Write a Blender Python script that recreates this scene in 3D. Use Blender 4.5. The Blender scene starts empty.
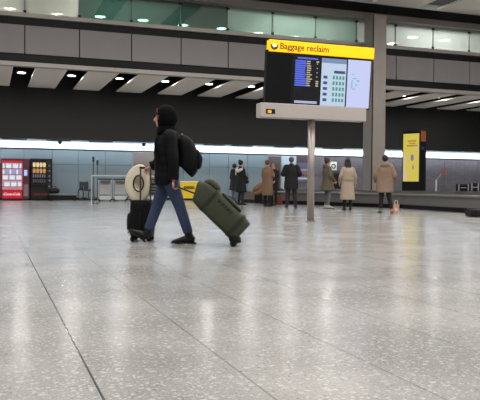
import bpy, bmesh, math, random
from mathutils import Vector, Matrix
random.seed(7)
S = bpy.context.scene
COL = S.collection
PI = math.pi
V = Vector

# ------------------------------------------------------------------ camera
F = 693.0
YAW, PITCH, ROLL = math.radians(-19.8), math.radians(1.149), math.radians(0.475)
CAM = V((0, 0, .75))
CM = Matrix.Rotation(YAW, 3, 'Z') @ Matrix.Rotation(PI/2-PITCH, 3, 'X') @ Matrix.Rotation(ROLL, 3, 'Z')
cd = bpy.data.cameras.new('camera'); cam = bpy.data.objects.new('camera', cd); COL.objects.link(cam)
cam.matrix_world = Matrix.Translation(CAM) @ CM.to_4x4()
cd.sensor_width = 36; cd.lens = F/480*36; cd.clip_end = 300; cd.clip_start = .05
S.camera = cam

def ray(px, py): return CM @ V(((px-240)/F, -(py-200)/F, -1))
def gr(px, py, z=0):
    r = ray(px, py); return CAM + r*((z-CAM.z)/r.z)
def atY(px, py, Y):
    r = ray(px, py); return CAM + r*(Y/r.y)
def atD(px, py, d): return CAM + ray(px, py)*d
def X_on(px, Y): return atY(px, 187, Y).x

# ------------------------------------------------------------------ materials
def lin(c):
    return tuple(((v/255)/12.92 if v/255 <= .04045 else ((v/255+.055)/1.055)**2.4) for v in c) + (1,)
MC = {}
def mat(name, col, rough=.6, metal=0, spec=.5, emit=0, var=0, vscale=20, bump=0, ecol=None):
    if name in MC: return MC[name]
    m = bpy.data.materials.new(name); m.use_nodes = True; MC[name] = m
    nt = m.node_tree; b = nt.nodes['Principled BSDF']
    b.inputs['Base Color'].default_value = lin(col)
    b.inputs['Roughness'].default_value = rough
    b.inputs['Metallic'].default_value = metal
    b.inputs['Specular IOR Level'].default_value = spec
    if emit:
        b.inputs['Emission Color'].default_value = lin(ecol or col)
        b.inputs['Emission Strength'].default_value = emit
    tc = nt.nodes.new('ShaderNodeTexCoord'); nz = nt.nodes.new('ShaderNodeTexNoise')
    nz.inputs['Scale'].default_value = vscale; nz.inputs['Detail'].default_value = 4
    nt.links.new(tc.outputs['Object'], nz.inputs['Vector'])
    v = var or .05
    rm = nt.nodes.new('ShaderNodeMapRange')
    rm.inputs['To Min'].default_value = 1-v; rm.inputs['To Max'].default_value = 1+v
    nt.links.new(nz.outputs['Fac'], rm.inputs['Value'])
    mx = nt.nodes.new('ShaderNodeVectorMath'); mx.operation = 'SCALE'
    mx.inputs[0].default_value = lin(col)[:3]
    nt.links.new(rm.outputs['Result'], mx.inputs['Scale'])
    nt.links.new(mx.outputs['Vector'], b.inputs['Base Color'])
    if bump:
        bp = nt.nodes.new('ShaderNodeBump'); bp.inputs['Strength'].default_value = bump
        bp.inputs['Distance'].default_value = .01
        nt.links.new(nz.outputs['Fac'], bp.inputs['Height']); nt.links.new(bp.outputs['Normal'], b.inputs['Normal'])
    return m

def glass(name, tint, gl=.1, body=None, bf=0):
    m = bpy.data.materials.new(name); m.use_nodes = True; nt = m.node_tree; nt.nodes.clear()
    o = nt.nodes.new('ShaderNodeOutputMaterial'); t = nt.nodes.new('ShaderNodeBsdfTransparent')
    t.inputs[0].default_value = lin(tint)
    g = nt.nodes.new('ShaderNodeBsdfGlossy'); g.inputs['Roughness'].default_value = .04
    mx = nt.nodes.new('ShaderNodeMixShader'); mx.inputs[0].default_value = gl
    base = t
    if bf:
        d = nt.nodes.new('ShaderNodeBsdfTranslucent'); d.inputs[0].default_value = lin(body)
        d2 = nt.nodes.new('ShaderNodeBsdfDiffuse'); d2.inputs[0].default_value = lin(body)
        a = nt.nodes.new('ShaderNodeMixShader'); a.inputs[0].default_value = .5
        nt.links.new(d.outputs[0], a.inputs[1]); nt.links.new(d2.outputs[0], a.inputs[2])
        b = nt.nodes.new('ShaderNodeMixShader'); b.inputs[0].default_value = bf
        nt.links.new(t.outputs[0], b.inputs[1]); nt.links.new(a.outputs[0], b.inputs[2]); base = b
    nt.links.new(base.outputs[0], mx.inputs[1]); nt.links.new(g.outputs[0], mx.inputs[2])
    nt.links.new(mx.outputs[0], o.inputs[0])
    return m

# ------------------------------------------------------------------ mesh helpers
def box(bm, a, b, mi=0):
    x0, y0, z0 = a; x1, y1, z1 = b
    vs = [bm.verts.new(p) for p in ((x0,y0,z0),(x1,y0,z0),(x1,y1,z0),(x0,y1,z0),(x0,y0,z1),(x1,y0,z1),(x1,y1,z1),(x0,y1,z1))]
    for f in ((0,3,2,1),(4,5,6,7),(0,1,5,4),(1,2,6,5),(2,3,7,6),(3,0,4,7)):
        fc = bm.faces.new([vs[i] for i in f]); fc.material_index = mi
def loft(bm, pts, rad, ref=(1,0,0), n=14, sub=4, e=2.0, mi=0, bumps=0, bumpn=0):
    P = [V(p) for p in pts]; R = [(r, r) if not isinstance(r, (tuple, list)) else tuple(r) for r in rad]
    def cr(a, b, c, d, t):
        return .5*((2*b)+(c-a)*t+(2*a-5*b+4*c-d)*t*t+(3*b-a-3*c+d)*t**3)
    Q, RR = [], []
    N = len(P)
    for i in range(N-1):
        a, b, c, d = P[max(i-1,0)], P[i], P[i+1], P[min(i+2,N-1)]
        ra, rb, rc, rd = R[max(i-1,0)], R[i], R[i+1], R[min(i+2,N-1)]
        for k in range(sub):
            t = k/sub
            Q.append(cr(a,b,c,d,t)); RR.append(tuple(max(.0015, cr(ra[j],rb[j],rc[j],rd[j],t)) for j in (0,1)))
    Q.append(P[-1]); RR.append(R[-1])
    rings = []; M = len(Q); ref = V(ref)
    for i, p in enumerate(Q):
        t = (Q[min(i+1,M-1)]-Q[max(i-1,0)]).normalized()
        a = (ref-t*ref.dot(t))
        if a.length < 1e-4: a = t.orthogonal()
        a.normalize(); b = t.cross(a)
        k = 1+bumps*abs(math.sin(PI*bumpn*i/(M-1))) if bumps else 1
        ring = []
        for j in range(n):
            th = 2*PI*j/n; c, s = math.cos(th), math.sin(th)
            cc = math.copysign(abs(c)**(2/e), c); ss = math.copysign(abs(s)**(2/e), s)
            ring.append(bm.verts.new(p+a*RR[i][0]*cc*k+b*RR[i][1]*ss*k))
        rings.append(ring)
    for i in range(M-1):
        for j in range(n):
            f = bm.faces.new((rings[i][j], rings[i][(j+1)%n], rings[i+1][(j+1)%n], rings[i+1][j])); f.material_index = mi
    f = bm.faces.new(rings[0][::-1]); f.material_index = mi
    f = bm.faces.new(rings[-1]); f.material_index = mi
def tube(bm, pts, r, n=8, mi=0):          # straight segments, constant radius
    for a, b in zip(pts[:-1], pts[1:]):
        a, b = V(a), V(b); loft(bm, [a, b], [r, r], ref=(b-a).orthogonal(), n=n, sub=1, mi=mi)
def ball(bm, c, r, n=14, mi=0, M=None):
    r = (r,r,r) if not isinstance(r, (tuple, list)) else r
    mt = Matrix.Translation(V(c)) @ (M.to_4x4() if M else Matrix.Identity(4)) @ Matrix.Diagonal((*r, 1))
    res = bmesh.ops.create_uvsphere(bm, u_segments=n, v_segments=max(6, n*2//3), radius=1, matrix=mt)
    for v in res['verts']:
        for f in v.link_faces: f.material_index = mi
    return res['verts']
def cyl(bm, a, b, r, r2=None, n=20, mi=0):
    a, b = V(a), V(b); loft(bm, [a, b], [r, r2 or r], ref=(b-a).orthogonal(), n=n, sub=1, mi=mi)
def disc_torus(bm, c, axis, R, r, n=24, m=8, mi=0):
    axis = V(axis).normalized(); u = axis.orthogonal().normalized(); w = axis.cross(u); rings = []
    for i in range(n):
        d = u*math.cos(2*PI*i/n)+w*math.sin(2*PI*i/n)
        rings.append([bm.verts.new(V(c)+d*(R+r*math.cos(2*PI*j/m))+axis*r*math.sin(2*PI*j/m)) for j in range(m)])
    for i in range(n):
        for j in range(m):
            f = bm.faces.new((rings[i][j], rings[(i+1)%n][j], rings[(i+1)%n][(j+1)%m], rings[i][(j+1)%m])); f.material_index = mi

def obj(name, bm, mats, parent=None, loc=(0,0,0), rz=0, smooth=False, bevel=0, remesh=0, sm=2, solid=0, label=None):
    bmesh.ops.recalc_face_normals(bm, faces=bm.faces)
    me = bpy.data.meshes.new(name); bm.to_mesh(me); bm.free()
    o = bpy.data.objects.new(name, me); COL.objects.link(o)
    if not isinstance(mats, (list, tuple)): mats = [mats]
    for m in mats: me.materials.append(m)
    if solid:
        md = o.modifiers.new('s', 'SOLIDIFY'); md.thickness = solid; md.offset = 0
    if remesh:
        md = o.modifiers.new('r', 'REMESH'); md.mode = 'VOXEL'; md.voxel_size = remesh
        md2 = o.modifiers.new('m', 'SMOOTH'); md2.factor = .5; md2.iterations = sm
    if bevel:
        md = o.modifiers.new('b', 'BEVEL'); md.width = bevel; md.segments = 2; md.limit_method = 'ANGLE'
    if remesh or bevel or solid:
        dg = bpy.context.evaluated_depsgraph_get(); nm = bpy.data.meshes.new_from_object(o.evaluated_get(dg))
        o.modifiers.clear(); old = o.data; o.data = nm; bpy.data.meshes.remove(old); nm.name = name
        if not nm.materials:
            for m in mats: nm.materials.append(m)
    if smooth or remesh:
        for p in o.data.polygons: p.use_smooth = True
    o.parent = parent; o.location = loc; o.rotation_euler = (0, 0, rz)
    if label: o['label'] = label
    return o
def tag(o, label, cat, group=None, kind=None):
    o['label'] = label; o['category'] = cat
    if group: o['group'] = group
    if kind: o['kind'] = kind
    return o
def thing(name, label, cat, loc=(0,0,0), rz=0, group=None):
    o = bpy.data.objects.new(name, None); COL.objects.link(o); o.location = loc; o.rotation_euler = (0,0,rz)
    o.empty_display_size = .1
    return tag(o, label, cat, group)
def struct(name, bm, m, **k):
    o = obj(name, bm, m, **k)
    if not k.get('parent'): o['kind'] = 'structure'
    return o
def B(*boxes):
    bm = bmesh.new()
    for b in boxes: box(bm, *b)
    return bm
def text_mesh(name, txt, size, m, parent, loc, rot=(PI/2,0,0), shear=0, ext=.002, align='LEFT', bold=0):
    c = bpy.data.curves.new(name, 'FONT'); c.body = txt; c.size = size; c.extrude = ext; c.shear = shear; c.align_x = align
    c.offset = bold; c.resolution_u = 3
    t = bpy.data.objects.new(name, c); COL.objects.link(t)
    dg = bpy.context.evaluated_depsgraph_get(); me = bpy.data.meshes.new_from_object(t.evaluated_get(dg))
    bpy.data.objects.remove(t); bpy.data.curves.remove(c); me.materials.clear(); me.materials.append(m)
    o = bpy.data.objects.new(name, me); COL.objects.link(o); o.parent = parent; o.location = loc; o.rotation_euler = rot
    return o
def copy_tree(o, parent=None):
    c = o.copy(); COL.objects.link(c); c.parent = parent
    for ch in list(o.children): copy_tree(ch, c)
    return c

# ------------------------------------------------------------------ setting
YB, YW, YK = 26.7, 34.6, 32.5      # balcony face, back wall, bulkhead
x0t = gr(104, 400).x               # one floor joint passes here
TILE = .573

def floor_mat():
    m = bpy.data.materials.new('terrazzo'); m.use_nodes = True; nt = m.node_tree; N = nt.nodes; L = nt.links
    b = N['Principled BSDF']; geo = N.new('ShaderNodeNewGeometry')
    def vor(scale, feat='F1'):
        v = N.new('ShaderNodeTexVoronoi'); v.inputs['Scale'].default_value = scale; v.feature = feat
        L.new(geo.outputs['Position'], v.inputs['Vector']); return v
    def mth(op, a, b_=None, c=None):
        x = N.new('ShaderNodeMath'); x.operation = op
        for i, q in enumerate((a, b_, c)):
            if q is None: continue
            if isinstance(q, (int, float)): x.inputs[i].default_value = q
            else: L.new(q, x.inputs[i])
        return x.outputs[0]
    # base tone with cloudy variation
    nz = N.new('ShaderNodeTexNoise'); nz.inputs['Scale'].default_value = 1.3; nz.inputs['Detail'].default_value = 5
    L.new(geo.outputs['Position'], nz.inputs['Vector'])
    r1 = N.new('ShaderNodeValToRGB'); r1.color_ramp.elements[0].color = lin((138,137,135)); r1.color_ramp.elements[1].color = lin((160,159,157))
    r1.color_ramp.elements[0].position = .35; r1.color_ramp.elements[1].position = .65
    L.new(nz.outputs['Fac'], r1.inputs[0])
    # chips
    col = r1.outputs[0]
    for sc, th, c, amt in ((60, .24, (196,194,191), .65), (28, .2, (196,194,191), .55), (44, .17, (104,102,101), .6), (95, .3, (136,134,133), .5), (130, .3, (192,191,188), .4)):
        v = vor(sc); d = v.outputs['Distance']
        sep = N.new('ShaderNodeSeparateColor'); L.new(v.outputs['Color'], sep.inputs[0])
        rad = mth('MULTIPLY', sep.outputs[0], th*2.1)
        mask = mth('LESS_THAN', d, rad)
        k = mth('MULTIPLY', mask, mth('MULTIPLY', mth('GREATER_THAN', sep.outputs[1], .35), amt))
        mx = N.new('ShaderNodeMix'); mx.data_type = 'RGBA'
        L.new(k, mx.inputs[0]); L.new(col, mx.inputs[6]); mx.inputs[7].default_value = lin(c); col = mx.outputs[2]
    # joints
    sp = N.new('ShaderNodeSeparateXYZ'); L.new(geo.outputs['Position'], sp.inputs[0])
    def joint(axis, off, per, w):
        q = mth('ADD', sp.outputs[axis], -off + per*200.5)
        q = mth('MODULO', q, per); q = mth('ABSOLUTE', mth('SUBTRACT', q, per/2))
        return mth('LESS_THAN', q, w)
    jx = joint(0, x0t, TILE, .0042); jy = joint(1, 2.62, TILE*2, .0032)
    big = mth('LESS_THAN', mth('ABSOLUTE', mth('SUBTRACT', sp.outputs[0], x0t)), .0048)
    j = mth('MAXIMUM', mth('MULTIPLY', mth('MAXIMUM', jx, mth('MULTIPLY', jy, .6)), .42), mth('MULTIPLY', big, .9))
    mx = N.new('ShaderNodeMix'); mx.data_type = 'RGBA'
    L.new(j, mx.inputs[0]); L.new(col, mx.inputs[6]); mx.inputs[7].default_value = lin((40,38,38))
    L.new(mx.outputs[2], b.inputs['Base Color'])
    # each slab reflects slightly differently
    b.inputs['Specular IOR Level'].default_value = .5
    rr = N.new('ShaderNodeMapRange'); rr.inputs['To Min'].default_value = .15; rr.inputs['To Max'].default_value = .26
    L.new(nz.outputs['Fac'], rr.inputs['Value']); L.new(rr.outputs[0], b.inputs['Roughness'])
    return m
struct('floor', B(((-14,-8,-.2), (44,38,0))), floor_mat())

DARK = mat('bulkhead paint', (20,20,22), .7, var=.12, vscale=1.2)
BLACK = mat('black', (10,10,11), .5, spec=.3)
BLK2 = mat('black matt', (18,18,19), .8, spec=.3)
CREAM = mat('white ceiling panel', (240,232,225), .7)
STEEL = mat('brushed steel', (150,148,146), .4, metal=.6)
CLADM = mat('column cladding', (158,150,143), .4, metal=.1, var=.12, vscale=2)
GREYM = mat('grey metal', (120,118,117), .5, metal=.3)
TRIM = mat('pale aluminium trim', (175,170,165), .45, metal=.2)

# back wall: blue glass-like panels left, grey mosaic right
xs_blue_end = X_on(296, YW)
blue = mat('blue wall panel', (112,127,134), .4, var=.06, vscale=.8)
pale = mat('pale wall panel', (158,174,184), .4)
def mosaic_mat():
    m = mat('grey mosaic wall', (112,108,116), .5); nt = m.node_tree; N = nt.nodes; L = nt.links
    geo = N.new('ShaderNodeTexCoord'); mp = N.new('ShaderNodeMapping'); mp.inputs['Rotation'].default_value = (PI/2,0,0)
    br = N.new('ShaderNodeTexBrick'); br.offset = 0
    br.inputs['Color1'].default_value = lin((104,99,105)); br.inputs['Color2'].default_value = lin((95,90,97)); br.inputs['Mortar'].default_value = lin((84,80,86))
    br.inputs['Scale'].default_value = 1; br.inputs['Brick Width'].default_value = .3; br.inputs['Row Height'].default_value = .1; br.inputs['Mortar Size'].default_value = .008
    L.new(geo.outputs['Object'], mp.inputs[0]); L.new(mp.outputs[0], br.inputs[0]); L.new(br.outputs[0], N['Principled BSDF'].inputs['Base Color'])
    return m
MOS = mosaic_mat()
dark_core = mat('wall core', (84,98,106), .7)
bm = bmesh.new()
box(bm, (-14, YW, 0), (44, YW+.2, 2.85), 3)
xp = -13.8; w = 1.6
d1a, d1b = X_on(132, YW), X_on(158, YW); d2a, d2b = X_on(267, YW), X_on(281, YW)
cuts = sorted([X_on(0,YW)-1.3*i for i in range(1,8)] + [X_on(p, YW) for p in (0, 24, 52, 78, 105)] + [d1a, d1b] + [X_on(p, YW) for p in (183, 209, 228, 247)] + [d2a, d2b, xs_blue_end])
for a, b_ in zip(cuts[:-1], cuts[1:]):
    if abs(a-d1a) < .01 or abs(a-d2a) < .01: continue
    mi = 1 if abs(a-d2b) < .01 else 0
    for z0, z1 in ((.12, 1.72), (1.74, 2.42)): box(bm, (a+.012, YW-.04, z0), (b_-.012, YW, z1), mi)
xx = xs_blue_end
while xx < 40:
    box(bm, (xx+.01, YW-.04, .12), (xx+2.38, YW, 2.42), 2); xx += 2.4
struct('wall_back', bm, [blue, pale, MOS, dark_core])
struct('baseboard_back', B(((-14, YW-.06, 0), (d1a, YW-.001, .115)), ((d1b, YW-.06, 0), (d2a, YW-.001, .115)), ((d2b, YW-.06, 0), (44, YW-.001, .115))), BLK2)
DOORM = mat('taupe door', (112,103,100), .5)
DOORD = mat('dark grey door', (72,68,70), .5)
for i, (a, b_, dm) in enumerate(((d1a, d1b, DOORM), (d2a, d2b, DOORD))):
    dr = struct('door_%d' % (i+1), B(((a+.05, YW-.03, .01), (b_-.05, YW, 2.36))), dm)
    obj('door_frame', B(((a, YW-.05, 0), (a+.05, YW, 2.42)), ((b_-.05, YW-.05, 0), (b_, YW, 2.42)), ((a+.05, YW-.05, 2.36), (b_-.05, YW, 2.42))), STEEL, dr)
    obj('door_handle', B(((a+.12, YW-.09, 1.0), (a+.26, YW-.07, 1.03)), ((a+.12, YW-.09, 1.0), (a+.15, YW-.03, 1.03))), STEEL, dr)
# bulkhead and cove
ZB = 2.81; ZS = 5.10
struct('wall_bulkhead', B(((-14, YK, ZB), (44, YK+.3, ZS+.9))), DARK)
WHT = mat('white cove soffit', (222,226,230), .7)
struct('ceiling_cove', B(((-14, YK+.3, ZB+.02), (44, YW+.2, ZB+.12))), WHT)
LED = mat('cold white tube', (226,240,255), .5, emit=1.6, ecol=(214,232,248))
for i in range(-6, 17):
    ls = thing('linear_light', 'cold white linear wall light in the glowing band under the dark bulkhead', 'light', (i*2.2, YW-.1, 2.47), 0, 'linear lights along the top of the back wall')
    obj('diffuser', B(((0, 0, .03), (2.17, .09, .33))), LED, ls)
    obj('housing', B(((0, -.02, 0), (2.17, .09, .03))), STEEL, ls)
for i, px in enumerate((14, 58, 100, 212, 240, 282, 330)):
    x = X_on(px, 33.6)
    tag(obj('air_vent', B(((x-.55, 33.2, ZB-.02), (x+.55, 33.5, ZB+.02)), ((x-.5, 33.25, ZB-.03), (x+.5, 33.27, ZB-.02)), ((x-.5, 33.35, ZB-.03), (x+.5, 33.37, ZB-.02)), ((x-.5, 33.44, ZB-.03), (x+.5, 33.46, ZB-.02))), mat('vent grey', (90,95,98), .6)),
        'long slotted grey air vent in the white soffit under the dark bulkhead', 'vent', 'air vents above the back wall')
# small pendant camera domes under bulkhead
for px in (61, 146):
    p = atY(px, 142, 33.3)
    bm = bmesh.new(); cyl(bm, (0,0,.09), (0,0,.0), .09, .11); ball(bm, (0,0,0), (.1,.1,.09))
    tag(obj('dome_camera', bm, mat('dome grey', (70,75,80), .2), loc=(p.x, 33.8, ZB-.1+.03), smooth=True), 'small grey dome camera under the bulkhead above the vending machines' if px < 100 else 'small grey dome camera under the bulkhead behind the walking person', 'camera')

# slatted soffit below balcony
base = X_on(24.5, YB); PW = X_on(79, YB)-X_on(24.5, YB)
st = struct('ceiling_lower', B(((-14, YB+.25, ZS+.9), (44, YK+.3, ZS+1.0))), BLACK)
for i in range(-7, 20):
    xc = base+PW*i
    bm = bmesh.new(); box(bm, (xc+PW*.2, YB+.3, ZS), (xc+PW*.8, YK-.02, ZS+.06))
    obj('ceiling_panel', bm, CREAM, st, bevel=.01)
GLOW = mat('lamp glow', (255,252,245), .4, emit=14)
GLOW2 = mat('upper lamp glow', (255,252,245), .4, emit=40)
def downlight(loc, r, lab, grp):
    t = thing('ceiling_light', lab, 'light', loc, 0, grp)
    bm = bmesh.new(); cyl(bm, (0,0,.06), (0,0,0), r*1.25, r*1.4, n=16); obj('housing', bm, STEEL, t, smooth=False)
    bm = bmesh.new(); cyl(bm, (0,0,0), (0,0,-.012), r, r*.95, n=16); obj('lens', bm, GLOW2 if loc[2] > 8 else GLOW, t)
for i in range(-3, 13):
    downlight((base+PW*i-.02, 29.2, ZS+.12), .15, 'small round downlight in a dark slot of the slatted ceiling', 'downlights in the slatted ceiling under the balcony')

# balcony
bal = thing('balcony', 'long upper walkway balcony with grey panels and glass balustrade', 'balcony', (0, YB, 0))
PAN = mat('grey balcony panel', (146,142,143), .5, var=.05, vscale=1)
xl, xr = base-PW*7, base+PW*17
obj('slab', B(((xl, .06, 5.24), (xr, .24, 5.5)), ((xl, .06, 6.6), (xr, 9.8, 6.9))), BLK2, bal)
obj('lower_trim', B(((xl, -.06, ZS-.02), (xr, .25, ZS+.13))), TRIM, bal)
obj('lower_recess', B(((xl, .04, ZS+.135), (xr, .055, 5.5))), BLACK, bal)
obj('backing', B(((xl, .04, 5.505), (xr, .055, 6.86))), BLACK, bal)
obj('upper_trim', B(((xl, -.08, 6.87), (xr, .3, 7.02))), TRIM, bal)
G1 = glass('frosted glass', (200,205,198), .1, (222,224,216), .7)
G2 = glass('green glass', (132,162,152), .16, (132,162,152), .25)
G3 = glass('pale green glass', (185,205,196), .2, (196,212,204), .5)
G4 = glass('clear glass', (225,232,228), .12, (214,218,214), .5)
for i in range(-7, 17):
    a = base+PW*i
    obj('parapet_panel', B(((a+.02, -.02, 5.54), (a+PW-.02, .03, 6.58))), PAN, bal, bevel=.006)
    g = G1 if i < 1 else G2 if i < 4 else G3 if i < 7 else G4
    obj('glass_panel', B(((a+.015, .09, 7.03), (a+PW-.015, .11, 8.06))), g, bal)
    ps = obj('glass_post', B(((a-.012, .06, 7.03), (a+.012, .14, 8.06))), STEEL if i >= 3 else mat('post grey', (110,116,114), .5), bal)
    obj('clamp', B(((a-.06, .05, 7.9), (a+.06, .16, 7.98))), BLACK, ps); obj('clamp', B(((a-.05, .05, 7.04), (a+.05, .16, 7.14))), BLACK, ps)
# header over the glass, hall ceiling, upper storey behind
struct('trim_1', B(((-14, YB-.3, 8.02), (44, YB+.3, 8.28))), mat('header grey', (126,120,116), .5, metal=.2))
struct('trim_2', B(((-14, YB-.35, 8.285), (44, YB+.3, 8.66))), BLK2)
ceil = struct('ceiling', B(((-14, -8, 9.5), (44, YB+.3, 9.6))), BLK2)
for i in range(-3, 9):
    xa = gr(440, 4, 8.68).x+.5+3.3*(i-4)
    obj('ceiling_panel', B(((xa, -6, 8.68), (xa+2.3, YB-.4, 8.76))), CREAM, ceil)
UC = mat('upper storey ceiling', (196,202,198), .6); UW = mat('upper storey wall', (96,122,114), .5)
struct('ceiling_upper', B(((-14, YB+.35, 9.12), (44, 37, 9.25))), UC)
struct('wall_upper', B(((-14, 36.8, 6.95), (44, 37, 9.11))), UW)
for px, py in ((10,9),(57,14.5),(100,17),(143,20.5),(183,25.5),(222,28.8),(258,33.5),(294,37),(327,40.5),(413,37.5),(445,40.5),(392,44),(411,51),(468,55)):
    p = gr(px, py, 9.05)
    if p.y > 36.4: p = atY(px, py, 36.4); 
    downlight((p.x, min(p.y, 36.4), 9.06), .27, 'round downlight of the upper storey seen through the balcony glass', 'downlights of the upper storey')

# column
cx = X_on(373, 26.0)
col = thing('column', 'tall square metal-clad column rising behind the beige parka', 'column', (atY(371, 187, 25.6).x, 25.6, 0))
h = 8.0
obj('front_cladding', B(((.06, 0, 0), (.66, .06, h))), CLADM, col, bevel=.01)
obj('side_cladding', B(((0, .06, 0), (.06, .72, h))), mat('column cladding shaded side', (140,133,127), .5, metal=.1), col, bevel=.01)  # side face shade is put into a darker cladding colour
obj('core', B(((.03, .03, 0), (.64, .7, h-.01))), BLACK, col)

# side wall far left/right to close hall out of view
struct('wall_right', B(((44, -8, 0), (44.2, 37, 9.6))), DARK)
struct('wall_left', B(((-14.2, -8, 0), (-14, 37, 9.6))), mat('left wall grey', (120,120,122), .6))
struct('wall_front', B(((-14, -8.2, 0), (44, -8, 9.6))), mat('front wall grey', (110,110,112), .6))

# ------------------------------------------------------------------ hanging information sign (baggage reclaim) on its pole
sp_ = gr(310.5, 221.5)
SG = thing('information_sign', 'yellow-topped baggage reclaim display sign with four screens on a steel pole', 'sign', (sp_.x, sp_.y, 0))
SX, SY = sp_.x, sp_.y
def sl(px): return X_on(px, SY-.13)-SX
def sz(px, py, Y=None): return atY(px, py, Y or SY).z
POLE = mat('pole metal', (150,142,136), .35, metal=.35)
bm = bmesh.new(); cyl(bm, (0,.0,0), (0,.0,2.2), .078, n=28); obj('pole', bm, POLE, SG, smooth=True)
bm = bmesh.new(); cyl(bm, (0,0,0), (0,0,.02), .12, n=28); obj('base_plate', bm, STEEL, SG)
xL, xR = sl(264.5), sl(369)
tilt = math.tan(math.radians(5))
zt0, zt1 = sz(310, 57), sz(310, 107.5)
def tilted(bm, z0):
    for v in bm.verts: v.co.y -= (v.co.z-z0)*tilt
    return bm
Z0 = zt1
obj('sign_cabinet', tilted(B(((xL, -.1, Z0), (xR, .02, zt0+.05))), Z0), BLACK, SG, bevel=.01)
zy0, zy1 = sz(320, 57.2), sz(320, 46)
YEL = mat('sign yellow', (255,190,0), .4, emit=.62, ecol=(255,186,0))
yb = obj('yellow_header', tilted(B(((xL+.04, -.13, zy0), (xR+.03, .03, zy1))), Z0), YEL, SG, bevel=.008)
yy = -.13-(((zy0+zy1)/2)-Z0)*tilt
BTX = mat('sign lettering', (70,48,10), .5)
hh = zy1-zy0
rotT = (PI/2+math.radians(5), 0, 0)
text_mesh('lettering', 'Baggage reclaim', hh*.74, BTX, yb, (xL+.27, yy+.004, zy0+hh*.27), rotT, bold=.002)
bm = bmesh.new(); cyl(bm, (0,0,0), (0,-.008,0), hh*.36, n=24); obj('baggage_symbol', bm, BTX, yb, (xL+.15, yy+.006, (zy0+zy1)/2))
bm = bmesh.new()
vs = [bm.verts.new((x*hh*.22, -.011, z*hh*.22)) for x, z in ((-1.1,0),(-.1,1),(-.1,.45),(1,.45),(1,-.45),(-.1,-.45),(-.1,-1))]; bm.faces.new(vs)
obj('arrow', bm, mat('white mark', (250,240,225), .5, emit=.3), yb, (xL+.15, yy+.003, (zy0+zy1)/2), solid=.004)
# lower beam
zb0, zb1 = sz(310, 120), sz(310, 107)
bmx = B(((sl(259), -.2, zb0), (sl(364), .08, zb1+.02)))
bmo = obj('beam', bmx, mat('beam metal', (172,165,160), .45, metal=.1), SG, bevel=.012)
bp = obj('gate_number_plate', B(((sl(264), -.208, sz(267,114.5)), (sl(273), -.201, sz(267,110)))), BLACK, bmo)
AMB = mat('amber digits', (255,170,30), .4, emit=1.6)
text_mesh('digits', '08', .085, AMB, bp, (sl(265.5), -.215, sz(267,114)), (PI/2,0,0), ext=.001)
# screens
def scr(pa, pb, pyt, pyb, name, m):
    za, zc = sz((pa+pb)/2, pyb), sz((pa+pb)/2, pyt)
    bm = B(((sl(pa), -.108, za), (sl(pb), -.099, zc))); tilted(bm, Z0)
    return obj(name, bm, m, SG), sl(pa), sl(pb), za, zc
def strip_bm(rects, a, b_, z0, z1, off=-.114):
    bm = bmesh.new()
    for (u0, v0, u1, v1) in rects:
        box(bm, (a+(b_-a)*u0, off, z1-(z1-z0)*v1), (a+(b_-a)*u1, off+.003, z1-(z1-z0)*v0))
    return tilted(bm, Z0)
EM = lambda n, c, e=.85: mat(n, (10,10,10), .3, emit=e, ecol=c)
s1 = scr(265.5, 290, 56, 104, 'screen', mat('dark screen', (16,16,18), .15))
s2 = scr(292, 318, 57.5, 105, 'screen', EM('screen navy', (14,15,26), .7))
s3 = scr(319.5, 344, 60.5, 106.5, 'screen', EM('screen white blue', (196,214,236), .95))
s4 = scr(345.5, 368, 62, 108.5, 'screen', EM('screen pale lilac', (200,208,246), .98))
for s in (s1, s2, s3, s4): s[0]['label'] = {0:'blank dark screen',1:'dark screen with blue and yellow flight rows',2:'pale screen with a table of belts and green bars',3:'pale lilac screen with a faint map'}[(s1,s2,s3,s4).index(s)]
R = [(.12, .04, .9, .07)]; bl, yl = [], []
for k in range(12):
    v = .1+k*.045
    bl.append((.04, v, .42+.08*random.random(), v+.032))
    yl.append((.48, v+.004, .6+.1*random.random(), v+.026))
    if k > 8 or k == 0: yl.append((.84, v, .94, v+.026))
    elif k % 2: yl.append((.86, v, .9, v+.02))
obj('flight_rows', strip_bm(bl+R, *s2[1:]), EM('screen blue', (92,112,232), 1), s2[0])
obj('times', strip_bm(yl, *s2[1:]), EM('screen cream', (216,206,170), .8), s2[0])
obj('footer_bar', strip_bm([(.06,.93,.92,.98)], *s2[1:]), EM('screen light', (186,190,220), .9), s2[0])
g, dk = [], []
for k in range(5):
    v = .36+k*.12
    for q in range(4): g.append((.46+q*.13, v, .54+q*.13, v+.075))
    dk.append((.08, v+.01, .24, v+.07)) 
obj('header_bar', strip_bm([(0,0,1,.1)], *s3[1:]), EM('screen grey blue', (130,150,190), .9), s3[0])
obj('belt_bars', strip_bm(g, *s3[1:]), EM('screen green', (70,160,140), .9), s3[0])
for q in dk: obj('belt_number', strip_bm([q], *s3[1:]), EM('screen slate', (70,80,130), .9), s3[0])
obj('column_heading', strip_bm([(.5,.25,.95,.31)], *s3[1:]), EM('screen slate', (70,80,130), .9), s3[0])
obj('map_marks', strip_bm([(.18,.42,.22,.6),(.22,.38,.4,.4),(.22,.6,.36,.62),(.36,.5,.42,.54),(.4,.42,.52,.45),(.15,.3,.3,.31)], *s4[1:]), EM('screen teal', (120,190,205), .95), s4[0])

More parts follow.
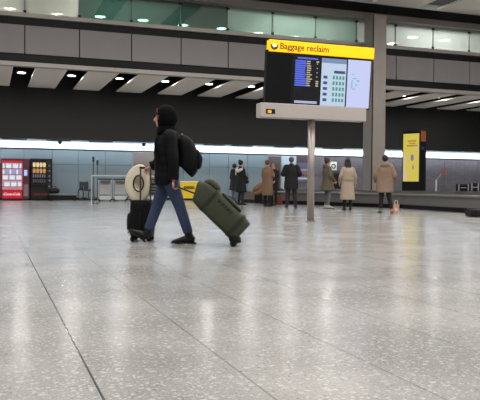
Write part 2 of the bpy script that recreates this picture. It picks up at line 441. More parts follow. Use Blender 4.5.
# ------------------------------------------------------------------ baggage carousel
P1, P2, P3 = gr(288, 204.2), gr(400, 208.6), gr(486, 214.5)
P4 = P3+(P3-P2)*.6
pts = [P1+V((-1.0, 3.2, 0)), P1+V((-.75, 1.2, 0)), P1, (P1+P2)/2, P2, (P2+P3)/2, P3, P4]
def inset(pts, d):
    out = []
    for i, p in enumerate(pts):
        t = (pts[min(i+1,len(pts)-1)]-pts[max(i-1,0)]).normalized(); n_ = V((-t.y, t.x, 0)); out.append(p+n_*d)
    return out
def ribbon(bm, A, Bp, z0, z1):    # solid between two polylines
    n = len(A); r = []
    for i in range(n):
        r.append([bm.verts.new((A[i].x,A[i].y,z0)), bm.verts.new((Bp[i].x,Bp[i].y,z0)), bm.verts.new((Bp[i].x,Bp[i].y,z1 if not isinstance(z1, tuple) else z1[1])), bm.verts.new((A[i].x,A[i].y,z1 if not isinstance(z1, tuple) else z1[0]))])
    for i in range(n-1):
        for j in range(4): bm.faces.new((r[i][j], r[i+1][j], r[i+1][(j+1)%4], r[i][(j+1)%4]))
    bm.faces.new(r[0]); bm.faces.new(r[-1][::-1]); return bm
CAR = thing('baggage_carousel', 'long steel baggage carousel with black plinth behind the waiting people', 'baggage carousel', (P2.x, P2.y, 0))
rel = [p-P2 for p in pts]
CARM = mat('carousel steel', (104,102,101), .45, metal=.2, var=.1, vscale=1.5)
obj('plinth', ribbon(bmesh.new(), inset(rel,.12), inset(rel,1.3), 0, .15), BLACK, CAR)
obj('side_panel', ribbon(bmesh.new(), inset(rel,.03), inset(rel,.1), .15, .47), CARM, CAR)
obj('rim', ribbon(bmesh.new(), inset(rel,-.02), inset(rel,.22), .47, .53), mat('rim steel', (140,138,136), .35, metal=.5), CAR, bevel=.01)
obj('belt', ribbon(bmesh.new(), inset(rel,.22), inset(rel,1.25), .42, (.46,.6)), mat('rubber belt', (38,38,40), .6), CAR)
obj('rear_rim', ribbon(bmesh.new(), inset(rel,1.25), inset(rel,1.5), .2, .63), CARM, CAR)

def suitcase(lab, loc, rz, w, d, h, m, edge, lie=False, cat='suitcase'):
    t = thing('suitcase', lab, cat, loc, rz)
    bm = bmesh.new(); z0 = .05 if not lie else .012
    loft(bm, [(0,0,z0),(0,0,z0+.03),(0,0,h-.03),(0,0,h)], [(w/2*.94,d/2*.9),(w/2,d/2),(w/2,d/2),(w/2*.94,d/2*.9)], e=7, n=28, sub=1); obj('shell', bm, m, t)
    for s in (-1, 1):
        bm = bmesh.new()
        if lie: box(bm, (s*w*.3-.02, -d/2-.006, .02), (s*w*.3+.02, -d/2+.01, h-.01)); obj('strap', bm, edge, t)
        else:
            for q in (-1, 1):
                b2 = bmesh.new(); cyl(b2, (s*w*.38, q*d*.3-.01, .03), (s*w*.38, q*d*.3+.02, .03), .03); obj('wheel', b2, BLACK, t)
    bm = bmesh.new(); 
    if lie: loft(bm, [(-.08,-d/2,h*.5),(-.07,-d/2-.04,h*.5),(.07,-d/2-.04,h*.5),(.08,-d/2,h*.5)], [.012]*4, ref=(0,0,1), n=8)
    else: loft(bm, [(-.08,0,h-.01),(-.07,0,h+.035),(.07,0,h+.035),(.08,0,h-.01)], [.012]*4, ref=(0,1,0), n=8)
    obj('handle', bm, edge, t)
    return t
SILV = mat('silver edge', (150,150,150), .4, metal=.4)
p = atD(463.5, 190, 23.2); suitcase('black suitcase with silver straps lying on the carousel at its right end', (p.x, p.y, .635), YAW-.3, .5, .34, .24, BLK2, SILV, True)
p = atD(476, 190, 22.6); suitcase('black suitcase on the carousel cut off by the right edge of the photo', (p.x, p.y, .635), YAW-.5, .34, .34, .28, BLK2, SILV, True)
p = gr(476, 217); suitcase('low black case lying on the floor before the carousel at the far right', (p.x+.05, p.y, 0), YAW+.2, .55, .4, .2, BLACK, BLK2, True)
p = atD(338, 190, 25.2); suitcase('upright black suitcase on the carousel between the olive and cream coats', (p.x, p.y, .635), YAW, .36, .25, .62, BLACK, BLK2)

# digital totem on carousel island
tp = atD(413.5, 187, 26.6)
TT = thing('advertising_totem', 'tall black digital totem glowing yellow behind the carousel', 'advertising display', (tp.x, tp.y, 0), math.radians(-62))
W2 = .38; HT = 2.92
obj('cabinet', B(((-W2, -.22, 0), (W2, .26, HT))), BLACK, TT, bevel=.015)
z0, z1 = .98, HT-.12
sc_ = obj('screen', B(((-W2+.05, -.232, z0), (W2-.05, -.221, z1))), EM('totem yellow', (222,203,88), .86), TT)
def tot(rects, name, m, off=-.236):
    bm = bmesh.new()
    for (u0, v0, u1, v1) in rects: box(bm, (-W2+.05+.66*u0, off, z1-(z1-z0)*v1), (-W2+.05+.66*u1, off+.004, z1-(z1-z0)*v0))
    return obj(name, bm, m, sc_)
tot([(.28,.14,.82,.17),(.36,.19,.78,.215),(.22,.235,.9,.27)], 'headline', EM('totem ochre', (176,140,50), .9))
tot([(.62,.27,.9,.3),(.04,.42,.14,.98),(.14,.8,.24,.97),(.9,.33,.95,.36)], 'caption', EM('totem pink grey', (214,190,190), .9))
bm = bmesh.new(); ball(bm, (.06, -.24, z0+.5*(z1-z0)), (.07,.008,.13)); ball(bm, (.1, -.24, z0+.3*(z1-z0)), (.03,.008,.1))
obj('picture', bm, EM('totem violet', (140,130,180), .8), sc_, smooth=True)
bm = bmesh.new()
for k in range(4): box(bm, (W2, -.18+k*.1, HT-.42), (W2+.012, -.12+k*.1, HT-.02))
obj('side_slats', bm, mat('copper slats', (150,84,48), .45, emit=.12), TT)
obj('side_label', B(((W2, -.16, 2.2), (W2+.008, .1, 2.3))), mat('navy label', (40,44,96), .5, emit=.15), TT)

# red arm sign post beside the totem
rp = atD(436, 190, 25.5)
RS = thing('arm_post', 'slim grey post with angled arm and red square frame behind carousel', 'post', (rp.x, rp.y, 0), YAW)
bm = bmesh.new(); cyl(bm, (0,0,0), (0,0,1.05), .035); obj('post', bm, STEEL, RS, smooth=True)
bm = bmesh.new(); cyl(bm, (0,0,1.03), (.22,0,1.28), .02, n=10); obj('arm', bm, GREYM, RS)
RED = mat('red frame', (130,58,56), .5, emit=.03)
obj('frame', B(((.18,-.02,1.18),(.42,.02,1.21)),((.18,-.02,1.42),(.42,.02,1.45)),((.18,-.02,1.21),(.205,.02,1.42)),((.395,-.02,1.21),(.42,.02,1.42))), RED, RS)

# poster, notice
pa, pb = X_on(297.5, YW-.1), X_on(309.5, YW-.1)
zt, zb = atY(303, 154.5, YW-.1).z, atY(303, 182, YW-.1).z
PO = thing('wall_poster', 'grey framed poster with purple orange and blue shapes behind the sign pole', 'poster', (pa, YW-.1, zb))
w, hh = pb-pa, zt-zb
obj('board', B(((0, 0, 0), (w, .05, hh))), mat('poster grey', (92,90,104), .5), PO)
for nm, c, rs in (('purple_shapes', (88,82,122), [(.05,.5,.4,.66),(.5,.5,.95,.62),(.1,.22,.5,.3)]), ('orange_shapes', (140,104,94), [(.35,.26,.85,.38),(.1,.34,.3,.42)]), ('white_shape', (134,136,146), [(.3,.4,.9,.48)]), ('white_caption', (176,178,190), [(.05,.1,.95,.16)]), ('dark_top', (62,52,56), [(.02,.7,.98,.98)])):
    bm = bmesh.new()
    for (u0, v0, u1, v1) in rs: box(bm, (w*u0, -.006, hh*v0), (w*u1, 0, hh*v1))
    obj(nm, bm, mat('poster '+nm, c, .5), PO)
NX, NZ = X_on(333.3, YW-.1), atY(333, 166, YW-.1).z
NO = thing('wall_notice', 'white square notice with black ring on the wall beside the olive coat', 'notice', (NX, YW-.1, NZ-.24))
obj('board', B(((-.2,0,0),(.2,.05,.48))), mat('notice white', (215,218,210), .5, emit=.08), NO)
bm = bmesh.new(); disc_torus(bm, (0,-.005,.23), (0,1,0), .11, .028, n=24); obj('ring', bm, BLACK, NO, smooth=True)

# ------------------------------------------------------------------ vending machines
def vend(lab, pxa, pxb, pytop, body, drink):
    Y = 33.7; a, b_ = X_on(pxa, Y), X_on(pxb, Y); h = atY((pxa+pxb)/2, pytop, Y).z
    t = thing('vending_machine', lab, 'vending machine', (a, Y, 0)); w = b_-a
    obj('cabinet', B(((0,0,.06),(w,.75,h)),((.05,.05,0),(w-.05,.7,.06))), body, t, bevel=.015)
    return t, w, h
VR = mat('machine red', (150,22,40), .35, emit=.12); VB = mat('machine black', (22,14,18), .3)
t, w, h = vend('red drinks vending machine with rows of lit bottles', 1, 29.5, 158.5, mat('machine maroon', (96,20,44), .35), True)
x1 = w*.74
win = obj('display_window', B(((.05,-.02,.5),(x1,0,h-.1))), EM('lit shelf pink', (232,150,160), .8), t)
obj('header_panel', B(((.05,-.025,h-.2),(x1,-.021,h-.1))), EM('lit red', (205,30,50), .9), win)
lo = obj('logo_panel', B(((.05,-.02,.1),(x1,0,.49))), EM('logo red', (205,24,44), .8), t)
LT = EM('logo white', (245,225,225), 1)
text_mesh('lettering', 'Coca-Cola', .17, LT, lo, (.09,-.025,.24), (PI/2,0,0), shear=.35, bold=.004)
cols = [EM('bottle white', (238,244,250), 1.0), EM('bottle blue', (150,176,220), .9), EM('bottle red', (205,60,70), .9), EM('bottle dark', (96,60,80), .5)]  # bottles glow themselves, the cabinet light put into their colour
shelves = [.66, .97, 1.23, 1.5]
for si, zz in enumerate(shelves):
    obj('shelf', B(((.06,-.12,zz-.03),(x1-.01,-.021,zz-.012))), mat('shelf dark', (70,26,50), .5), win)
    for k in range(11):
        c = cols[(1 if si == 2 and k%2 else 0)] if (k+si)%4 else cols[1]
        bm = bmesh.new(); xk = .11+k*(x1-.17)/10.2
        loft(bm, [(xk,-.07,zz-.01),(xk,-.07,zz+.13),(xk,-.07,zz+.18),(xk,-.07,zz+.21)], [.036,.036,.02,.014], n=8, sub=1)
        tag(obj('bottle', bm, c, loc=(t.location.x, t.location.y-.0, 0), smooth=True), 'small lit bottle in a row inside the red drinks vending machine', 'bottle', 'bottles in the red vending machine')
pn = obj('control_panel', B(((x1+.04,-.02,.12),(w-.03,0,h-.06))), mat('panel purple', (92,40,66), .35), t)
obj('payment_screen', B(((x1+.08,-.03,1.15),(w-.1,-.021,1.42))), EM('pay screen', (170,200,250), 1), pn)
obj('coin_box', B(((x1+.06,-.03,.2),(w-.06,-.021,.75))), mat('coin grey', (130,118,122), .4), pn)
obj('keypad', B(((x1+.1,-.03,.85),(w-.1,-.021,1.05))), mat('keypad', (70,46,40), .4), pn)
def case_front(t, xa, xb, za, zb, m, win):
    obj('window_frame', B(((xa-.03,-.15,za-.03),(xa,0,zb+.03)),((xb,-.15,za-.03),(xb+.03,0,zb+.03)),((xa,-.15,zb),(xb,0,zb+.03)),((xa,-.15,za-.03),(xb,0,za))), m, t)
    obj('glass_pane', B(((xa,-.148,za),(xb,-.143,zb))), GV, t)
GV = glass('machine glass', (250,250,250), .04)
case_front(t, .05, x1, .5, h-.2, VR, win)
t, w, h = vend('black snack vending machine with golden packets beside the red one', 30.5, 52, 158.5, VB, False)
x1 = w*.74
win = obj('display_window', B(((.08,-.02,.75),(x1,0,h-.07))), mat('snack window', (30,20,22), .2), t)
for r_, zz in enumerate((1.58, 1.3)):
    for k in range(4):
        bm = bmesh.new(); xk = .16+k*(x1-.2)/3.4; loft(bm, [(xk,-.07,zz-.02),(xk,-.07,zz+.1),(xk,-.07,zz+.19)], [(.05,.03),(.07,.03),(.05,.01)], n=10, sub=2)
        tag(obj('snack_packet', bm, EM(('packet gold','packet amber')[r_], ((250,220,160),(214,160,100))[r_], (1.0,.8)[r_]), loc=t.location, smooth=True), 'golden lit snack packet in the black vending machine, '+('top row' if r_ == 0 else 'second row'), 'snack packet', 'golden snack packets in the black vending machine, row %s' % ('one','two')[r_])  # packets carry the cabinet light as their own glow
for zz, c in ((1.1,(120,126,134)),(.86,(90,90,96))):
    for k in range(6):
        bm = bmesh.new(); xk = .13+k*(x1-.2)/5.2; loft(bm, [(xk,-.07,zz-.02),(xk,-.07,zz+.06),(xk,-.07,zz+.14)], [.03,.032,.02], n=8, sub=2)
        tag(obj('drinks_can', bm, EM('can %d' % int(zz*100), c, .7), loc=t.location, smooth=True), 'dim grey can in the black vending machine, '+('upper row' if zz > 1 else 'lower row'), 'can', 'cans in the black vending machine, '+('upper row' if zz > 1 else 'lower row'))  # cans glow faintly too, cabinet light set in the material
for zz in (1.55, 1.27, 1.07, .83): obj('shelf', B(((.09,-.12,zz),(x1-.01,-.021,zz+.008))), mat('snack shelf', (60,50,50), .4), win)
case_front(t, .08, x1, .75, h-.07, VB, win)
lo = obj('logo_panel', B(((.08,-.02,.12),(x1,0,.5))), VB, t)
text_mesh('lettering', 'Coca-Cola', .15, EM('logo dull red', (150,50,58), .7), lo, (.1,-.026,.25), (PI/2,0,0), shear=.35, bold=.002)
pn = obj('control_panel', B(((x1+.06,-.02,.2),(w-.05,0,h-.08))), mat('snack panel', (34,26,30), .35), t)
for zz in (1.6, 1.35, 1.1, .9, .62): obj('button', B(((x1+.09,-.03,zz),(w-.09,-.021,zz+.08))), mat('button grey', (120,122,128), .4), pn)

# ------------------------------------------------------------------ luggage trolleys, rail, posts, wheelchair, bench
def trolley(lab, px, py, panel, w=.56, pw=.48, grp=None):
    g_ = gr(px, py); t = thing('luggage_trolley', lab, 'luggage trolley', (g_.x, g_.y, 0), 0)
    CH = mat('trolley chrome', (178,178,178), .35, metal=.4)
    bm = bmesh.new()
    for s in (-1, 1):
        tube(bm, [(s*w/2,0,.16),(s*w/2,.06,1.0)], .018); tube(bm, [(s*w/2,0,.16),(s*w/2*.7,.85,.12)], .018)
    tube(bm, [(-w/2,0,.16),(w/2,0,.16)], .016); tube(bm, [(-w/2,.03,.6),(w/2,.03,.6)], .012)
    for k in (-.3,-.1,.1,.3): tube(bm, [(w*k,0,.16),(w*k*.8,.8,.13)], .01)
    obj('frame', bm, CH, t)
    bm = bmesh.new(); loft(bm, [(-w/2-.03,.06,1.01),(w/2+.03,.06,1.01)], [.028,.028], ref=(0,1,0), n=12, sub=1); obj('push_bar', bm, BLACK, t)
    obj('bumper', B(((-w*.45,-.05,.1),(w*.45,-.02,.26))), mat('bumper pale', (190,190,186), .5), t, bevel=.01)
    obj('info_panel', B(((-pw/2,-.02,.34),(pw/2,.0,.84))), panel, t, bevel=.01)
    obj('basket', B(((-w*.38,-.16,.84),(w*.38,-.02,.86)),((-w*.38,-.16,.86),(w*.38,-.15,.95)),((-w*.38,-.15,.86),(-w*.37,-.02,.95)),((w*.37,-.15,.86),(w*.38,-.02,.95))), mat('basket wire', (90,90,92), .4, metal=.5), t)
    for s in (-1, 1):
        bm = bmesh.new(); cyl(bm, (s*w*.42-.02,.02,.08), (s*w*.42+.02,.02,.08), .08); obj('wheel', bm, BLACK, t)
    bm = bmesh.new(); cyl(bm, (-.02,.8,.07), (.02,.8,.07), .06); obj('wheel', bm, BLACK, t)
    return t
GP = mat('trolley panel grey', (172,172,172), .4); BP = mat('trolley panel black', (24,26,26), .4)
trolley('luggage trolley with grey panel nearest the wheelchair', 105, 202, GP)
trolley('luggage trolley with grey panel, second from the wheelchair', 120, 202, GP)
trolley('luggage trolley standing behind the hanging cream hat', 136, 202, GP)
tr = trolley('luggage trolley with black text panel just right of the hat', 154, 202, BP)
for k in range(3): obj('text_line', B(((-.2,-.026,.44+k*.13),(.2,-.021,.48+k*.13))), mat('panel text grey', (120,124,122), .5), tr)
# yellow board
g_ = gr(194, 201.3); YBd = thing('yellow_board', 'yellow freestanding notice board with white top edge between walker and duffel', 'notice board', (g_.x, g_.y, 0))
obj('panel', B(((-.68,0,.14),(.68,.04,.9))), mat('board yellow', (214,178,30), .45, emit=.12), YBd)
obj('top_strip', B(((-.68,-.004,.91),(.68,.044,.97))), mat('board cream', (225,220,180), .5), YBd)
for s in (-1,1):
    obj('foot', B(((s*.6-.03,-.2,0),(s*.6+.03,.24,.04)),((s*.6-.02,.05,.04),(s*.6+.02,.09,.9))), BLK2, YBd)
bm = bmesh.new()
for k in range(4): disc_torus(bm, (-.44+k*.13,-.004,.66), (0,1,0), .05, .022, n=16, m=6)
obj('black_marks', bm, BLACK, YBd)
# rail
r0 = gr(91.5, 204.8); WP = mat('rail white metal', (190,192,192), .35, metal=.2)
RL = thing('guard_rail', 'thin pale metal guard rail in front of the luggage trolleys', 'rail', (r0.x, r0.y, 0))
L_ = X_on(164, r0.y)-r0.x
bm = bmesh.new(); tube(bm, [(0,0,1.1),(L_,0,1.1)], .022, n=10); obj('top_rail', bm, WP, RL)
for q in (0, L_/1): 
    bm = bmesh.new(); cyl(bm, (q,0,0), (q,0,1.1), .024); obj('post', bm, WP, RL)
for px, pt, lab in ((93.3, 157, 'taller thin black post with small head among the trolleys'), (97.3, 160.5, 'shorter thin black post with small head among the trolleys')):
    g_ = gr(px, 203.6); t = thing('stanchion', lab, 'post', (g_.x, g_.y, 0)); hz = .75+(185-pt)/F*(F*.75/(203.6-185))
    bm = bmesh.new(); cyl(bm, (0,0,.03), (0,0,hz-.1), .016); obj('post', bm, mat('post slate', (62,72,76), .5), t)
    bm = bmesh.new(); cyl(bm, (0,0,hz-.2), (0,0,hz), .045); obj('head', bm, mat('head slate', (50,60,62), .5), t)
    bm = bmesh.new(); cyl(bm, (0,0,0), (0,0,.03), .07); obj('base', bm, BLACK, t)
# wheelchair
g_ = gr(86, 200.8); WC = thing('wheelchair', 'empty dark wheelchair parked left of the luggage trolleys', 'wheelchair', (g_.x, g_.y, 0), math.radians(200))
NAVY = mat('navy seat', (44,50,66), .6)
for s in (-1,1):
    bm = bmesh.new(); disc_torus(bm, (s*.27,0,.3), (1,0,0), .27, .022, n=28); 
    w_ = obj('wheel', bm, BLACK, WC, smooth=True)
    bm = bmesh.new()
    for k in range(6):
        a = PI*k/6; tube(bm, [(s*.27, .26*math.cos(a), .3+.26*math.sin(a)), (s*.27, -.26*math.cos(a), .3-.26*math.sin(a))], .005, n=5)
    cyl(bm, (s*.25,0,.3), (s*.3,0,.3), .04, n=12); obj('spokes', bm, SILV, w_)
    bm = bmesh.new(); disc_torus(bm, (s*.22,.42,.09), (1,0,0), .07, .018, n=18); obj('caster', bm, BLACK, WC)
    bm = bmesh.new(); tube(bm, [(s*.23,-.24,.95),(s*.23,-.2,.5),(s*.23,.25,.48),(s*.22,.42,.16)], .014); tube(bm, [(s*.23,-.2,.7),(s*.23,.2,.7),(s*.23,.22,.48)], .012); tube(bm, [(s*.23,-.24,.94),(s*.23,-.36,.95)], .016)
    tube(bm, [(s*.25,0,.3),(s*.23,0,.5)], .012); obj('side_frame', bm, GREYM, WC)
obj('seat', B(((-.22,-.2,.47),(.22,.24,.53))), NAVY, WC, bevel=.02)
obj('backrest', B(((-.22,-.23,.53),(.22,-.18,.9))), NAVY, WC, bevel=.02)
obj('footrest', B(((-.2,.46,.1),(.2,.6,.12)),((-.2,.44,.12),(-.18,.47,.4)),((.18,.44,.12),(.2,.47,.4))), GREYM, WC)
# bench and bag
g_ = gr(63.5, 200.8); BN = thing('bench', 'low dark bench with pale top edge right of the vending machines', 'bench', (g_.x, g_.y, 0))
obj('seat', B(((-.62,0,.25),(.62,.45,.33))), mat('bench top', (120,128,130), .4), BN, bevel=.01)
obj('base', B(((-.6,.04,.06),(.6,.4,.25))), BLACK, BN)
for s in (-1,1): obj('foot', B(((s*.52-.05,.05,0),(s*.52+.05,.38,.06))), BLACK, BN)
g_ = gr(54.5, 201); bm = bmesh.new(); loft(bm, [(-.24,.2,.13),(-.18,.2,.14),(0,.2,.15),(.18,.2,.14),(.24,.2,.13)], [(.05,.06),(.13,.12),(.15,.14),(.13,.12),(.05,.06)], ref=(0,1,0), n=14)
hb = thing('holdall', 'black holdall lying on the left end of the low bench', 'bag', (g_.x, g_.y, .325))
obj('bag_body', bm, BLACK, hb, smooth=True)
bm = bmesh.new(); loft(bm, [(-.1,.2,.27),(-.06,.2,.34),(.06,.2,.34),(.1,.2,.27)], [.012]*4, ref=(0,1,0), n=8); obj('handle', bm, BLK2, hb, smooth=True)

# ------------------------------------------------------------------ people
SKIN = mat('skin', (196,142,120), .5, var=.06, vscale=30)
def hand(bm, elbow, wrist, n, sgn, curl=.5, sc=1.0):
    w, e = V(wrist), V(elbow); d = (w-e).normalized(); n = V(n); n = (n-d*n.dot(d)).normalized(); s = d.cross(n)*sgn
    loft(bm, [w-d*.02, w+d*.02*sc, w+d*.06*sc, w+d*.095*sc], [(.028,.02),(.034,.017),(.041,.016),(.036,.012)], ref=s, n=12, sub=2)
    for k, (o, l) in enumerate(((-.029,.062),(-.0095,.078),(.0105,.084),(.03,.076))):
        p = w+d*(.088-(.006 if k in (0,) else 0))*sc+s*o*sc; a = 0; P = [p-d*.02]; P.append(p)
        for seg, f_ in enumerate((.45,.32,.23)):
            a += curl*(.9 if seg == 0 else 1.1); p = p+(d*math.cos(a)+n*math.sin(a))*l*f_*sc; P.append(p)
        loft(bm, P, [.0095,.0095,.0088,.008,.006], ref=s, n=8, sub=2)
    p = w+d*.025*sc+s*.03*sc
    loft(bm, [p-s*.012, p+(d*.6+s*.7)*.03, p+(d*.85+s*.5+n*.4*curl)*.058, p+(d*.95+s*.15+n*1.1*curl)*.08], [.013,.0125,.0105,.007], ref=n, n=8, sub=2)

def head(bm, c, yaw, tilt=0, sc=1.0):
    M = Matrix.Translation(V(c)) @ Matrix.Rotation(yaw, 4, 'Z') @ Matrix.Rotation(-tilt, 4, 'X') @ Matrix.Scale(sc, 4)
    b2 = bmesh.new()
    ball(b2, (0,-.012,.03), (.075,.094,.088), 20); ball(b2, (0,.02,-.03), (.062,.07,.08), 18); ball(b2, (0,.052,-.085), (.032,.032,.026), 12)
    ball(b2, (0,.045,-.005), (.058,.05,.05), 14)
    loft(b2, [(0,.082,.022),(0,.098,.0),(0,.112,-.022),(0,.09,-.034)], [(.008,.008),(.011,.011),(.016,.013),(.012,.006)], n=8, sub=2)
    ball(b2, (0,.084,-.053), (.024,.012,.006), 10); ball(b2, (0,.082,-.064), (.02,.012,.007), 10)
    for s in (-1,1):
        ball(b2, (s*.03,.078,.026), (.02,.012,.006), 8); ball(b2, (s*.036,.068,-.02), (.02,.02,.018), 8)
        ball(b2, (s*.076,-.01,-.008), (.008,.019,.031), 10)
    b2.transform(M)
    me = bpy.data.meshes.new('t'); b2.to_mesh(me); b2.free(); bm.from_mesh(me); bpy.data.meshes.remove(me)
    return M

HAIRC = {}
def person(label, loc, rz, H=1.75, J=None, skin=SKIN, voxel=.007, garments=None, head_yaw=0, head_tilt=0, hand_n=None, curl=.5, hair=None):
    s = H/1.75
    D = dict(hipL=(-.09,0,.9), hipR=(.09,0,.9), kneeL=(-.1,.02,.49), kneeR=(.1,.02,.49), ankL=(-.1,-.02,.09), ankR=(.1,-.02,.09),
             toeL=(-.12,.17,.03), toeR=(.12,.17,.03), shL=(-.155,-.01,1.385), shR=(.155,-.01,1.385), elL=(-.24,-.03,1.13), elR=(.24,-.03,1.13),
             haL=(-.25,.05,.88), haR=(.25,.05,.88), head=(0,.015,1.635), chest=(0,0,1.25), pel=(0,0,.93), neck=(0,-.005,1.47))
    D.update(J or {}); D = {k: V(v)*s for k, v in D.items()}
    bm = bmesh.new()
    loft(bm, [D['pel']-V((0,0,.08)), D['pel'], (D['pel']+D['chest'])/2, D['chest'], D['neck']-V((0,0,.08)), D['neck'], D['head']-V((0,0,.06))],
         [(.1,.08),(.145,.095),(.12,.085),(.15,.1),(.12,.07),(.052,.055),(.05,.055)], n=18)
    HEEL = {q: V(v)*s for q, v in (garments or {}).get('heel', {}).items()}
    for q in 'LR':
        loft(bm, [D['hip'+q], (D['hip'+q]+D['knee'+q])/2, D['knee'+q], (D['knee'+q]*.6+D['ank'+q]*.4), D['ank'+q]], [.078,.07,.05,.05,.034], n=12)
        t = D['toe'+q]-D['ank'+q]; a = D['ank'+q]
        up = V((0,0,1)); hp = a-t.normalized()*.045; hp.z = a.z-.055 if abs(D['toe'+q].z-.03*s) < .02 else a.z-.06
        if q in HEEL: hp = HEEL[q]+(D['toe'+q]-HEEL[q]).normalized()*.02
        kf = .8 if q in HEEL else 1
        loft(bm, [hp, (a-V((0,0,.03))) if not q in HEEL else a.lerp(HEEL[q],.5)+(D['toe'+q]-HEEL[q])*.15, (a+D['toe'+q])/2-V((0,0,.005)), D['toe'+q]], [(.028*kf,.03*kf),(.034*kf,.035*kf),(.038*kf,.028*kf),(.025*kf,.012*kf)], ref=(1,0,0), n=10)
        loft(bm, [D['neck']-V((0,0,.06)), D['sh'+q]], [.05,.055], ref=(0,1,0), n=10)
        loft(bm, [D['sh'+q], (D['sh'+q]+D['el'+q])/2, D['el'+q], (D['el'+q]+D['ha'+q])/2, D['ha'+q]], [.05,.044,.036,.034,.024], n=10)
        n_ = (hand_n or {}).get(q, V((1 if q == 'L' else -1, 0, 0)))
        hand(bm, D['el'+q], D['ha'+q], n_, (1 if q == 'L' else -1), curl, s)
    HM = head(bm, D['head'], head_yaw, head_tilt, s)
    root = obj('person', bm, skin, loc=loc, rz=rz, remesh=voxel, sm=1)
    tag(root, label, 'person')
    EYE = mat('eye white', (225,220,215), .2); 
    for q in (-1,1):
        b2 = bmesh.new(); ball(b2, (q*.03,.079,.008), (.011,.008,.008), 10); b2.transform(HM); obj('eye', b2, mat('eye', (60,45,38), .2), root, smooth=True)
        b2 = bmesh.new(); loft(b2, [(q*.014,.092,.026),(q*.03,.091,.031),(q*.046,.08,.026)], [.004,.005,.003], n=6); b2.transform(HM); obj('eyebrow', b2, mat('brow', (50,36,28), .8), root, smooth=True)
    # ---- garments
    g = garments
    if hair:
        c, kind = hair; b2 = bmesh.new()
        ball(b2, (0,-.035,.036), (.092,.108,.094), 18); ball(b2, (0,-.055,-.01), (.078,.06,.07), 14)
        for q in (-1,1): ball(b2, (q*.068,-.02,.01), (.018,.05,.055), 10)
        if kind == 'long':
            loft(b2, [(0,-.06,.06),(0,-.08,-.05),(0,-.09,-.16),(0,-.1,-.27),(0,-.1,-.31)], [(.085,.05),(.095,.045),(.1,.04),(.09,.03),(.06,.015)], n=14)
            for q in (-1,1): loft(b2, [(q*.07,-.02,.03),(q*.085,-.02,-.06),(q*.085,-.04,-.16),(q*.07,-.07,-.22)], [.028,.032,.035,.015], n=8)
        if kind == 'bob':
            loft(b2, [(0,-.05,.05),(0,-.07,-.04),(0,-.065,-.11),(0,-.06,-.125)], [(.085,.055),(.1,.06),(.09,.05),(.06,.02)], n=14)
        if kind == 'bun': ball(b2, (0,-.1,.11), (.045,.045,.04), 12)
        b2.transform(HM); obj('hair', b2, mat('hair %d %d %d' % c, c, .6, var=.3, vscale=60), root, remesh=.008)
    def sleeve(b2, q, r0, r1, bumps=0, stop=.94):
        a, b_, c_ = D['sh'+q], D['el'+q], D['ha'+q]; w_ = b_.lerp(c_, stop)
        loft(b2, [a.lerp(D['neck'], .35)-V((0,0,.02)), a, a.lerp(b_,.5), b_, b_.lerp(w_,.6), w_], [r0*.9, r0*1.05, r0*.95, (r0+r1)/2, r1*1.05, r1], ref=(0,1,0), n=16, sub=8, bumps=bumps, bumpn=9)
    if 'coat' in g:
        cc = g['coat']; b2 = bmesh.new()
        P = [(0, yo, z) for z, rx, ry, yo in cc['sec']]
        loft(b2, [V(p)*s for p in P], [(rx*s, ry*s) for z, rx, ry, yo in cc['sec']], n=28, e=2.3, sub=6, bumps=cc.get('bumps',0), bumpn=11)
        for q in 'LR': sleeve(b2, q, cc.get('r0',.068), cc.get('r1',.052), cc.get('bumps',0))
        if cc.get('hood'):
            loft(b2, [V((0,-.03,1.44))*s, V((0,-.085,1.47))*s, V((0,-.1,1.53))*s], [(.15,.1),(.145,.095),(.1,.05)], n=16)
        ct = obj('coat', b2, cc['m'], root, remesh=.011, sm=2)
        if cc.get('belt'):
            z = cc['belt']; b2 = bmesh.new(); rx, ry = cc['belt_r']
            loft(b2, [(0,-.005,z*s-.025),(0,-.005,z*s+.025)], [(rx,ry),(rx,ry)], n=28, sub=1, e=2.3); obj('belt', b2, cc.get('bm', cc['m']), ct)
        for q in 'LR':     # cuffs
            b_, c_ = D['el'+q], D['ha'+q]; b2 = bmesh.new(); loft(b2, [b_.lerp(c_,.86), b_.lerp(c_,.96)], [cc.get('r1',.052)+.006]*2, n=16, sub=1, ref=(0,1,0)); obj('cuff', b2, cc['m'], ct)
        b2 = bmesh.new(); n_ = D['neck']; loft(b2, [n_-V((0,.005,.05)), n_+V((0,0,.045))], [(.1,.085),(.075,.075)], n=20, sub=2); obj('collar', b2, cc.get('collar', cc['m']), ct, smooth=True)
    if 'legs' in g:
        b2 = bmesh.new(); r = g.get('legr', (.095,.065,.055)); hem = g.get('hem', .93)
        loft(b2, [D['pel']+V((0,0,.06)), D['pel']-V((0,0,.02)), D['pel']-V((0,0,.1))], [(.15,.11),(.165,.12),(.13,.1)], n=18)
        for q in 'LR':
            h_, k_, a_ = D['hip'+q], D['knee'+q], D['ank'+q]; e_ = k_.lerp(a_, hem)
            loft(b2, [h_+V((0,0,-.02)), h_.lerp(k_,.5), k_, k_.lerp(e_,.5), e_], [r[0], (r[0]+r[1])/2+.006, r[1], (r[1]+r[2])/2, r[2]], n=16)
        obj('trousers', b2, g['legs'], root, remesh=.011)
    sh = g.get('shoes')
